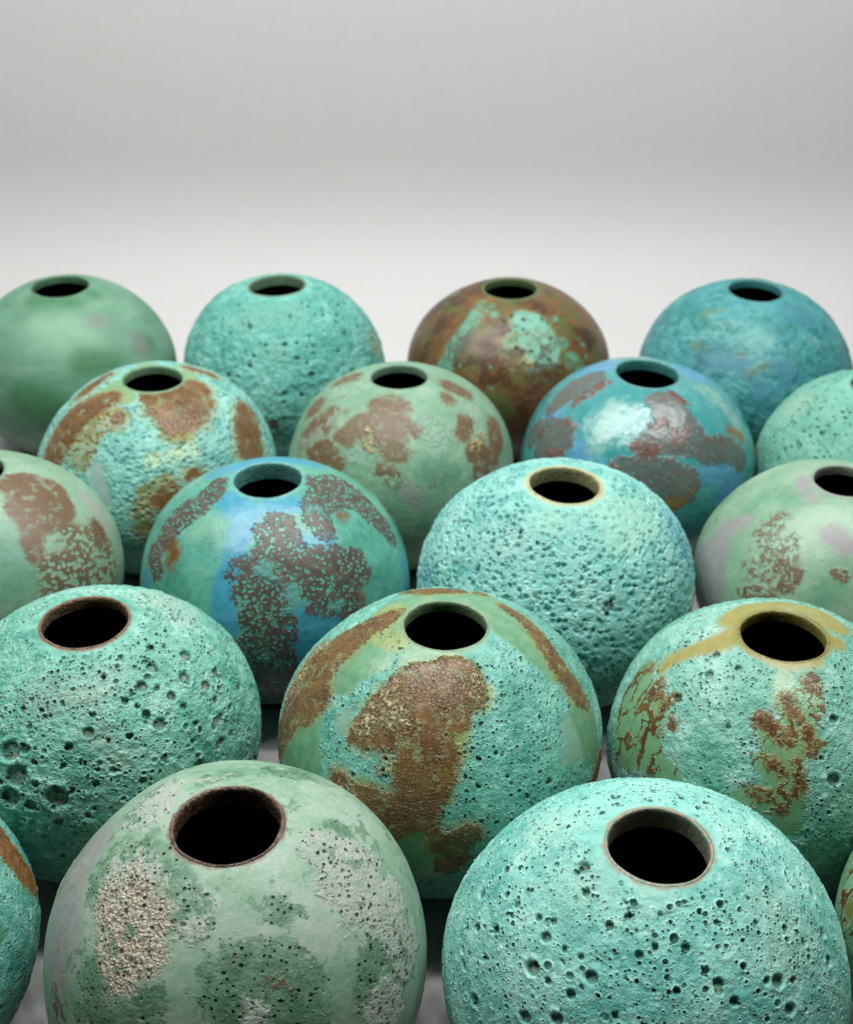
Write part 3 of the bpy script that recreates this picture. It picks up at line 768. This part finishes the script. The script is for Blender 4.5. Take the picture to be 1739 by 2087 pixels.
    height = N.add(height, N.mul(N.sub(N.noise(P0, 9, 2), 0.5), spec.get('ripple', 0.003)))
    k = N.mul(N.mul(N.sub(g2, 0.5), 1.1), gw)
    hsv = N.node('ShaderNodeHueSaturation')
    N.put(hsv.inputs['Value'], N.add(1.0, k))
    N.put(hsv.inputs['Color'], col)
    col = hsv.outputs[0]
    # thin glaze on the rim of the mouth
    rimc = gl(spec['lipcol'][0])
    nr = N.mul(N.sub(N.noise(P0, 20, 4), 0.5), 0.05)
    col = N.mix(N.smooth(N.add(mouth, nr), 0.0, spec.get('rimw', 0.03), spec.get('rimk', 0.6), 0.0), col, rimc)

    N.put(bs.inputs['Base Color'], col)
    N.put(bs.inputs['Roughness'], rough)
    bs.inputs['Specular IOR Level'].default_value = spec.get('spec', 0.4)
    if spec.get('coat'):
        bs.inputs['Coat Weight'].default_value = spec['coat']
        bs.inputs['Coat Roughness'].default_value = 0.08
    N.put(out.inputs['Surface'], bs.outputs[0])
    dn = N.node('ShaderNodeDisplacement')
    dn.inputs['Midlevel'].default_value = 0.0
    dn.inputs['Scale'].default_value = U
    N.put(dn.inputs['Height'], N.mul(height, fade2))
    N.put(out.inputs['Displacement'], dn.outputs[0])
    return mat


# ------------------------------------------------------------------ the nineteen vases
TURQ = ['#3f9a88', '#66b8a4', '#86d0bc', '#b0e6d6']
PIT_FINE = (34, 0.15, 0.48, 0.75, 0.010, 0.75, 0.5)
PIT_MED = (17, 0.12, 0.46, 0.55, 0.018, 0.75, 0.45)
PIT_BIG = (9, 0.10, 0.36, 0.5, 0.030, 0.7, 0.4)
BROWN = ['#8a6442', '#74502f', '#3a2412']

SPECS = {
 'E1': dict(seed=3, neck=0.09, flecks=[(9, 0.60, 0.03, '#6f9c7c', 0.8), (7, 0.64, 0.02, '#c9d6c4', 0.8), (16, 0.68, 0.03, '#7a6e5c', 0.6)], tone=0.83, res=(460, 290), ground=['#80b092', '#98c2a4', '#b0d0b8', '#c2d8c6'], cloud=2.4, mottle=30, rough=0.5, pit=0.0, grain=0.12, spec=0.4,
    lipw=0.022, narrow=0.026, lip=0.008, lipcol=('#8d7463', '#5a4a3c'), rimk=0.9, rimw=0.02, lipbump=0.9, liprough=0.3, pitcol='#1f4438', floor='#b0a58c', relief=(0.008, 0.004), foot='#6a8a78', wobble=2.4,
    pits=[PIT_FINE],
    layers=[('lav', dict(col=['#b4b8b4', '#a9aba9'], edge=0.09, amp=0.16, rough=0.35)),  # lav: pale reflection of white surroundings painted along the left edge
            ('light', dict(col=['#c6dcca', '#b4d0bc'], edge=0.015, amp=0.16, ns=9, raise_=0, rough=0.5, alpha=0.8)),
            ('dark', dict(col=['#4f8464', '#76a484'], edge=0.022, amp=0.30, ns=15, grow=0.03, jag=0.09, thin=(9, 0.35), alpha=0.85, rough=0.45, dots=(38, 0.7), raise_=0, grain=0.8)),
            ('pale', dict(col=['#b8d0c0', '#d2d8cc'], edge=0.03, amp=0.24, ns=13, grow=0.03, jag=0.08, rough=0.6, dots=(32, 0.95), dotcol='#24463a', grain=0.9, **{'raise': 0.004})),
            ('brown', dict(col=['#8a7a62', '#7a6a55'], edge=0.02, amp=0.12, rough=0.5, tex='speck', ts=14)),
            ('crust', dict(col=['#ece8d8', '#dcd5be', '#b0a890'], edge=0.05, amp=0.2, ns=12, grow=0.03, jag=0.09, tex='crust', ts=54, rough=0.6, dots=(34, 0.8), dotcol='#3c4034', grain=1.6, **{'raise': 0.012}))]),
 'E2': dict(seed=5, narrow=0.012, neck=0.11, tone=1.06, res=(480, 300), ground=['#58aea0', '#7ccabc', '#9ee2d4', '#c0f2e6'], cloud=3.0, mottle=16, rough=0.6, spec=0.3, pitcol='#175750', floor='#b5b79b',
    lipcol=('#a89a80', '#6f9484'), rimk=0.8, rimw=0.02, pits=[(42, 0.2, 0.48, 0.7, 0.010, 0.85, 0.5), (25, 0.16, 0.46, 0.65, 0.015, 0.9, 0.45), (13, 0.10, 0.34, 0.5, 0.024, 0.85, 0.4)], rand_craters=130, crater_size=0.8, relief=(0.011, 0.002), foot='#4f8a80',
    layers=[('light', dict(col=['#a9e6d9', '#98dccd'], edge=0.12, amp=0.2, rough=0.6, alpha=0.6)),
            ('pinkish', dict(col=['#b4cfc0', '#a8ccbc'], edge=0.14, amp=0.30, rough=0.6, alpha=0.4))]),
 'E0': dict(seed=8, res=(220, 140), ground=['#3f9488', '#5fb0a2', '#82ccbc', '#a0dccd'], cloud=4.5, mottle=16, rough=0.5, pits=[PIT_FINE, PIT_MED], relief=(0.016, 0.008), lipcol=('#7f8f6a', '#5b7a60'), pitcol='#12443d',
    layers=[('green', dict(col=['#5f9f7a', '#4b8a68'], edge=0.03, amp=0.05, pit=0.1, grain=0.2)), ('olive', dict(col=['#b7b860', '#8f9a4a'], edge=0.03, amp=0.05, tex='speck')),
            ('brown', dict(col=['#9a6a38', '#7c5026', '#43290f'], edge=0.012, amp=0.08, ns=22, jag=0.06, amber='#a0702c', halo=('#7f9a5a', 0.05, 0.8), tex='cells', ts=30, rough=0.35, pit=0.2))]),
 'E3': dict(seed=9, res=(160, 110), ground=['#6d9c7c', '#83b08d', '#98c2a0'], rough=0.35, pit=0.1, grain=0.3, pits=[PIT_FINE], lipcol=('#8f9a5a', '#6b7a40'),
    layers=[('olive', dict(col=['#8b8a48', '#777a3c'], edge=0.04, amp=0.08)), ('vein', dict(col=['#5a3c16', '#6d4a1d'], tex='vein', ts=9, edge=0.04, amp=0.08))]),
 'D1': dict(seed=11, tone=0.9, res=(420, 260), ground=['#469f8a', '#6cbea8', '#90d8c4', '#bcecdc'], cloud=3.4, mottle=14, rough=0.55, spec=0.35, pitcol='#0f4a42', floor='#b9a48e', rand_craters=140,
    lipw=0.02, narrow=0.020, lip=0.007, lipcol=('#9a7a62', '#6f6a48'), rimk=0.9, rimw=0.02, lipbump=0.9, liprough=0.3, pits=[(40, 0.18, 0.5, 0.8, 0.010, 0.85, 0.5), (24, 0.18, 0.48, 0.8, 0.014, 0.7, 0.6), (13, 0.14, 0.44, 0.75, 0.020, 0.7, 0.6)], relief=(0.020, 0.0022), foot='#4a7f74',
    layers=[('light', dict(col=['#9adccc', '#85cdbb'], edge=0.1, amp=0.2, alpha=0.6)), ('pinkish', dict(col=['#c4c8bc', '#a9cdbc'], edge=0.12, amp=0.34, ns=18, alpha=0.5))]),
 'D2': dict(seed=13, tone=0.93, flecks=[(9, 0.64, 0.05, '#a8b878', 0.35)], res=(420, 260), ground=['#4da391', '#6cbda9', '#8ad2c0', '#a8e2d3'], cloud=4, mottle=15, rough=0.5, spec=0.45, pitcol='#14463c', floor='#4b3a2a', lipcol=('#9ab78c', '#7fa580'), rimk=0.5,
    pits=[(40, 0.18, 0.5, 0.8, 0.010, 0.85, 0.5), (24, 0.14, 0.46, 0.7, 0.014, 0.85, 0.45)], relief=(0.012, 0.002), foot='#2f6a55',
    layers=[('pale', dict(col=['#8fc0a8', '#9cc8b2'], edge=0.03, amp=0.05, pit=0.1, grain=0.1)),
            ('green', dict(col=['#86b88f', '#6ea884'], edge=0.02, amp=0.09, ns=12, pit=0.03, grain=0.06, rough=0.26)),
            ('ygreen', dict(col=['#a8b878', '#90ac72'], edge=0.04, amp=0.10, ns=18, dots=(30, 0.5), rough=0.35, pit=0.6)),
            ('brown', dict(col=['#86653f', '#704f2c', '#3c2512'], edge=0.014, amp=0.12, ns=30, grow=0.018, jag=0.07, amber='#8f7038', halo=('#a3a560', 0.06, 0.85), thin=(12, 0.35), tex='cells', ts=36, rough=0.34, pit=0.06, grain=0.2, **{'raise': 0.008})),
            ('crum', dict(col=['#d8cfa0', '#a58a58', '#3a2a16'], edge=0.03, amp=0.10, ns=22, tex='speck', ts=52, lo=0.47, dots=(36, 0.85), dotcol='#24160a', rough=0.3, grain=1.0, **{'raise': 0.012}))]),
 'D3': dict(seed=17, tone=0.95, res=(420, 260), ground=['#58a792', '#78bfaa', '#98d4c2', '#b8e6d8'], cloud=3.6, mottle=16, rough=0.5, spec=0.45, pitcol='#1a564b', floor='#9db09a', lipcol=('#98924e', '#7f7c40'), rimk=1.0, rimw=0.05,
    pits=[(40, 0.18, 0.5, 0.8, 0.010, 0.8, 0.5), (22, 0.14, 0.46, 0.7, 0.015, 0.8, 0.45)], rand_craters=40, relief=(0.015, 0.002), foot='#3f6f5c',
    layers=[('green', dict(col=['#86b58a', '#79aa80'], edge=0.03, amp=0.05, pit=0.03, grain=0.08, rough=0.2)),
            ('olive', dict(col=['#a29c56', '#aca866'], edge=0.035, amp=0.04, ns=8, pit=0.02, grain=0.05, rough=0.3)),
            ('vein', dict(col=['#5e3c1a', '#74502a'], tex='vein', ts=8, edge=0.03, amp=0.08, rough=0.3, grow=0.05, amber='#8a5c22')),
            ('brown', dict(col=['#5a3818', '#7c5830'], edge=0.02, amp=0.10, ns=24, grow=0.02, halo=('#9a9a56', 0.04, 0.7), tex='speck', ts=26, lo=0.38, rough=0.25, pit=0.2, **{'raise': 0.004}))]),
 'C1': dict(seed=19, flecks=[(8, 0.58, 0.12, '#b8d8bc', 0.6), (8, 0.62, 0.1, '#86b094', 0.6)], tone=0.78, res=(260, 170), ground=['#88b796', '#a0c9aa', '#b6d8bc'], rough=0.42, pit=0.0, grain=0.08, lipcol=('#9cbb9c', '#86a88c'), rimk=0.4, relief=(0.006, 0.004), foot='#64806c',
    layers=[('teal', dict(col=['#86bba6', '#7bb092'], edge=0.08, amp=0.16, rough=0.4)), ('lav', dict(col=['#b9c2b6', '#aebcae'], edge=0.05, amp=0.1)),
            ('speck', dict(col=['#7d6f54', '#8a785c'], tex='net', ts=24, open=0.5, cut=0.95, edge=0.05, amp=0.16, ns=8)),
            ('brown', dict(col=['#84694c', '#7b624a'], edge=0.025, amp=0.10, ns=30, grow=0.03, jag=0.07, thin=(13, 0.45), rough=0.45, grain=0.2))]),
 'C2': dict(seed=23, neck=0.13, res=(300, 190), ground=['#49907f', '#5aa692', '#6bb5a2', '#80bfa6'], cloud=3, mottle=18, ripple=0.006, rough=0.27, pit=0.0, grain=0.2, lipcol=('#7cc0b6', '#5da89c'), rimk=0.6, relief=(0.006, 0.004), foot='#1c4a4a', spec=0.45,
    layers=[('pale', dict(col=['#94bc9a', '#7cb096'], edge=0.10, amp=0.2, alpha=0.5)),
            ('blue', dict(col=['#3f9ab8', '#56aabf'], edge=0.045, amp=0.10, ns=7, rough=0.28, grain=0.05)),
            ('ochre', dict(col=['#7a6030', '#6f4a22'], edge=0.05, amp=0.16, ns=16, rough=0.3)),
            ('brown', dict(col=['#64594f', '#514a44'], tex='net', ts=33, open=0.40, cut=0.92, edge=0.006, amp=0.14, ns=32, grow=0.035, rough=0.4, **{'raise': 0.006})),
            ('teal', dict(col=['#5a9c92', '#6aa6a0'], tex='speck', ts=16, lo=0.4, edge=0.03, amp=0.08))]),
 'C3': dict(seed=29, neck=0.11, res=(320, 200), ground=['#5cb0aa', '#78c6be', '#96dad0', '#b8ece2'], cloud=4, mottle=20, rough=0.6, spec=0.3, pitcol='#22716c', floor='#b8b6ae', rand_craters=70, lipcol=('#c4c69a', '#a3a878'), rimk=0.85, rimw=0.045,
    foam=(19, 0.024, 0.5), pits=[(24, 0.16, 0.46, 0.85, 0.014, 0.65, 0.6)], relief=(0.010, 0.006), foot='#2f7a74',
    layers=[('smooth', dict(col=['#8fcfbe', '#a2d6c2'], edge=0.1, amp=0.15, pit=0.15, grain=0.5)), ('pinkish', dict(col=['#b4d4cc', '#a6d4ca'], edge=0.1, amp=0.3, ns=20, alpha=0.5)),
            ('blue', dict(col=['#5fb0bd', '#70bcc6'], edge=0.1, amp=0.15))]),
 'C4': dict(seed=31, flecks=[(6, 0.56, 0.12, '#bcdcc2', 0.6), (9, 0.64, 0.08, '#769a80', 0.6)], tone=0.8, res=(260, 170), ground=['#86b794', '#9cc6a6', '#b4d6ba'], cloud=2.4, mottle=24, rough=0.33, pit=0.0, grain=0.05, lipcol=('#aab4a4', '#98a898'), rimk=0.6, relief=(0.006, 0.003), foot='#4a6a58',
    layers=[('light', dict(col=['#b6d8bc', '#a9cfb2'], edge=0.08, amp=0.14)), ('teal', dict(col=['#78b090', '#8abc9c'], edge=0.06, amp=0.16)), ('lav', dict(col=['#a9a9aa', '#b0b2ae'], edge=0.05, amp=0.08)),  # lav: glaze mottling, plus a painted reflection of bright sides at left edge
            ('speck', dict(col=['#7d7a5a', '#8a7a60'], tex='speck', ts=26, lo=0.47, grow=0.03, edge=0.04, amp=0.14)), ('brown', dict(col=['#86745a', '#7a6248'], tex='speck', ts=22, lo=0.38, grow=0.02, edge=0.015, amp=0.12))]),
 'B1': dict(seed=37, res=(240, 150), ground=['#4f9f98', '#70bcb0', '#8ed2c4', '#a8e2d4'], cloud=4.5, mottle=15, rough=0.42, pitcol='#1f5a50', lipcol=('#86ad84', '#6f9c78'), rimk=0.5, pits=[(22, 0.14, 0.44, 0.7, 0.012, 0.75, 0.5)],
    foam=(20, 0.012, 0.25), relief=(0.010, 0.003), foot='#3a5a48',
    layers=[('green', dict(col=['#8ab888', '#7aac84'], edge=0.02, amp=0.05, pit=0.05, grain=0.08, rough=0.3)), ('lav', dict(col=['#9ac0b8', '#a8c0bc'], edge=0.04, amp=0.1, pit=0.1, grain=0.1)),
            ('pale', dict(col=['#c4d8a8', '#b0dcc0'], edge=0.04, amp=0.12, ns=20)),
            ('olive', dict(col=['#7f8a4c', '#8f7a44'], edge=0.03, amp=0.16, ns=22, grow=0.025, grain=1.0, pit=0.8)),
            ('brown', dict(col=['#845f38', '#704f2c', '#4a2e18'], edge=0.02, amp=0.10, ns=26, grow=0.04, jag=0.08, amber='#8a5f26', halo=('#97904a', 0.10, 0.9), thin=(10, 0.4), tex='cells', ts=30, rough=0.3, pit=0.0, grain=0.15, **{'raise': 0.006}))]),
 'B2': dict(seed=41, flecks=[(8, 0.56, 0.10, '#b2d4bc', 0.6), (10, 0.62, 0.06, '#8a7a62', 0.6)], tone=0.74, res=(240, 150), ground=['#7fb592', '#96c6a6', '#acd6b8'], cloud=3, mottle=20, rough=0.42, pit=0.1, grain=0.3, lipcol=('#9cc4a8', '#84b294'), rimk=0.3, pits=[PIT_MED], relief=(0.012, 0.006), foot='#41604e',
    layers=[('teal', dict(col=['#74ac8c', '#86ba9a'], edge=0.05, amp=0.15)), ('pale', dict(col=['#b4d8c0', '#9fd0b4'], edge=0.04, amp=0.18, ns=12, tex='speck', ts=12, lo=0.36, grain=1.0)), ('lav', dict(col=['#a9aea8', '#9fb0a4'], edge=0.05, amp=0.1)),
            ('brown', dict(col=['#84694c', '#80644c'], edge=0.025, amp=0.14, ns=22, grow=0.045, jag=0.08, amber='#7f7a50', thin=(12, 0.3), halo=('#9aa27c', 0.05, 0.6), rough=0.42, grain=0.2)), ('speck', dict(col=['#7a6e48', '#86785a'], tex='speck', ts=16, edge=0.04, amp=0.1)),
            ('cream', dict(col=['#d8cc98', '#b8a868'], tex='speck', ts=15, lo=0.44, edge=0.03, amp=0.1, rough=0.3, **{'raise': 0.014}))]),
 'B3': dict(seed=43, neck=0.09, tone=0.95, res=(240, 150), ground=['#3c9498', '#4ca2a2', '#66b2ac'], cloud=2.6, mottle=10, rough=0.16, pit=0.0, grain=0.10, spec=0.5, lipcol=('#5fa8a4', '#4a9490'), rimk=0.4, relief=(0.020, 0.003), ripple=0.010, foot='#1f5654', coat=0.4,
    layers=[('blue', dict(col=['#4f98c0', '#62a8c6'], grow=0.04, edge=0.05, amp=0.10, ns=7)), ('pale', dict(col=['#a4ccb8', '#80bcb0'], edge=0.06, amp=0.22, ns=12, alpha=0.75, thin=(10, 0.3))),
            ('grey', dict(col=['#5c706c', '#67625a'], edge=0.012, amp=0.12, ns=24, grow=0.03, tex='net', ts=26, open=0.22, cut=0.5, rough=0.35)),
            ('brown', dict(col=['#66473e', '#7a5a4c'], edge=0.02, amp=0.12, ns=24, tex='speck', ts=24, lo=0.38, rough=0.3)), ('ochre', dict(col=['#7f7440', '#8a6a34'], edge=0.03, amp=0.08))]),
 'B4': dict(seed=47, tone=0.92, res=(240, 150), ground=['#6cb8a2', '#84c9b3', '#9cd8c4'], cloud=3, mottle=20, rough=0.55, pitcol='#2f7a68', lipcol=('#6a8f80', '#4f7466'), pits=[(22, 0.18, 0.48, 0.85, 0.014, 0.8, 0.5)], rand_craters=60, relief=(0.014, 0.006), foot='#3f7a6c',
    layers=[('light', dict(col=['#a4d2be', '#98ccb6'], edge=0.1, amp=0.15)), ('teal', dict(col=['#6fb8a6', '#7fc2b0'], edge=0.1, amp=0.15))]),
 'A1': dict(seed=53, tone=0.84, res=(200, 130), streak=4.0, ground=['#6aa083', '#7cae92', '#90bca2'], cloud=1.6, mottle=5, rough=0.6, spec=0.25, pit=0.0, grain=0.03, lipcol=('#6c9a78', '#5a8868'), rimk=0.3, relief=(0.008, 0.003), foot='#55806a',
    layers=[('light', dict(col=['#8fbfa2', '#88ba9c'], edge=0.12, amp=0.12, ns=5)), ('dark', dict(col=['#568f68', '#60986f'], edge=0.10, amp=0.14, ns=5)), ('lav', dict(col=['#909f98', '#889a90'], edge=0.08, amp=0.1, ns=6))]),
 'A2': dict(seed=59, neck=0.1, tone=0.98, res=(240, 150), ground=['#4aa296', '#66baac', '#82cfc0', '#9adfd2'], cloud=3, mottle=12, rough=0.55, pitcol='#1c5e52', floor='#3f6a54', rand_craters=60, crater_size=1.0, lipcol=('#7aa084', '#6b8c6c'), pits=[(15, 0.10, 0.36, 0.6, 0.016, 0.7, 0.45)], relief=(0.030, 0.006), foot='#3a7a6c',
    layers=[('light', dict(col=['#84cabb', '#78c0ae'], edge=0.1, amp=0.15)), ('pale', dict(col=['#8fa886', '#86b098'], edge=0.05, amp=0.12)), ('brown', dict(col=['#6a5444', '#5a4a3a'], edge=0.02, amp=0.04))]),
 'A3': dict(seed=61, flecks=[(4, 0.52, 0.12, '#4a3322', 0.8), (5, 0.52, 0.1, '#6f7440', 0.8), (6, 0.56, 0.08, '#9a6a34', 0.7), (7, 0.64, 0.05, '#7cb898', 0.8)], tone=0.8, res=(220, 140), ground=['#6a482c', '#7c5838', '#866444'], cloud=2.2, mottle=14, rough=0.34, pit=0.0, grain=0.15, lipcol=('#6f8a5a', '#5a7048'), rimk=0.6, pitcol='#24321c', pits=[(17, 0.12, 0.46, 0.8, 0.02, 0.85, 0.45)], relief=(0.012, 0.005), foot='#3a2a1a',
    layers=[('olive', dict(col=['#72703c', '#5f7040'], edge=0.07, amp=0.12, ns=6)), ('dark', dict(col=['#5a4434', '#4f3a2a'], edge=0.05, amp=0.1)),
            ('teal', dict(col=['#7cc0a0', '#6cb49c'], halo=('#7a8048', 0.07, 0.9), edge=0.03, amp=0.05, ns=10)), ('pitted', dict(col=['#98dcc4', '#84ccb0'], halo=('#8a8a4c', 0.07, 0.9), edge=0.03, amp=0.06, ns=14, pit=1.0, grain=0.8)),
            ('cream', dict(col=['#cfd6a0', '#b8bc80'], tex='speck', ts=14, lo=0.42, edge=0.04, amp=0.1, pit=1.0))]),
 'A4': dict(seed=67, tone=0.92, res=(220, 140), ground=['#3c8e96', '#50a6a8', '#68b8b6'], cloud=2.6, mottle=9, rough=0.45, pit=0.1, grain=0.4, lipcol=('#549a98', '#468888'), rimk=0.3, pits=[PIT_MED], relief=(0.034, 0.006), foot='#2f6066', flecks=[(6, 0.54, 0.08, '#247a78', 0.7), (9, 0.6, 0.1, '#7cc0bc', 0.5)], wobble=2.6,
    layers=[('blue', dict(col=['#5597a8', '#4f93a0'], edge=0.1, amp=0.14, grain=0.1)), ('light', dict(col=['#7cbcb8', '#70b4b0'], edge=0.06, amp=0.2, ns=10, tex='speck', ts=10, lo=0.4)), ('teal', dict(col=['#2f8a80', '#4a9c92'], edge=0.06, amp=0.2, ns=12, tex='speck', ts=11, lo=0.45)),
            ('ochre', dict(col=['#7f8a50', '#76804a'], edge=0.05, amp=0.14, ns=14, alpha=0.6))]),
}
for sp in SPECS.values():
    for _, L in sp.get('layers', []):
        L.pop('raise_', None)

LABELS = {
 'A1': 'smooth plain green vase at the back beside the pitted turquoise one',
 'A2': 'turquoise vase with scattered dark pits, between the plain green and mostly brown vases',
 'A3': 'mostly brown vase with a pale turquoise pitted patch, in the back row',
 'A4': 'cloudy teal blue vase with faint ochre streaks at the back right',
 'B1': 'turquoise vase with shiny brown patch below its mouth, before the plain green vase',
 'B2': 'celadon green vase with dull brown blotchy patches, left of the glossy blue vase',
 'B3': 'glossy blue vase with grey brown patches and bright light reflections',
 'B4': 'pale turquoise finely pitted vase cut by the right edge behind the grey green vase',
 'C1': 'celadon vase with a big brown patch, cut by the left edge above a cratered vase',
 'C2': 'bright blue and teal vase with dark brown lacy patches, behind the cratered turquoise vase',
 'C3': 'turquoise vase covered all over in fine foamy bubbles, with a cream lip',
 'C4': 'smooth grey green vase with lavender tints at the right edge behind the olive-mouthed vase',
 'D1': 'deeply cratered turquoise vase with a brown lip at the left edge',
 'D2': 'turquoise and green vase with a large cracked brown patch down its front, in the middle',
 'D3': 'turquoise vase with an olive ring round its mouth and brown veins',
 'E0': 'turquoise vase with brown shoulder, a sliver cut by the bottom left edge',
 'E1': 'pale celadon vase with a cream crusty patch and dark green stains, in front',
 'E2': 'pale turquoise vase with many small dark holes and wide mouth, front right',
 'E3': 'thin sliver of a green vase with olive veins at the bottom right edge',
}
VASES['B4'] = VASES['B4'][:3] + (0.25,) + VASES['B4'][4:]
for key in ('E1', 'E2', 'E0', 'E3', 'D1', 'D2', 'D3', 'C1', 'C2', 'C3', 'C4', 'B1', 'B2', 'B3', 'B4', 'A1', 'A2', 'A3', 'A4'):
    make_vase(key, LABELS[key], SPECS[key])
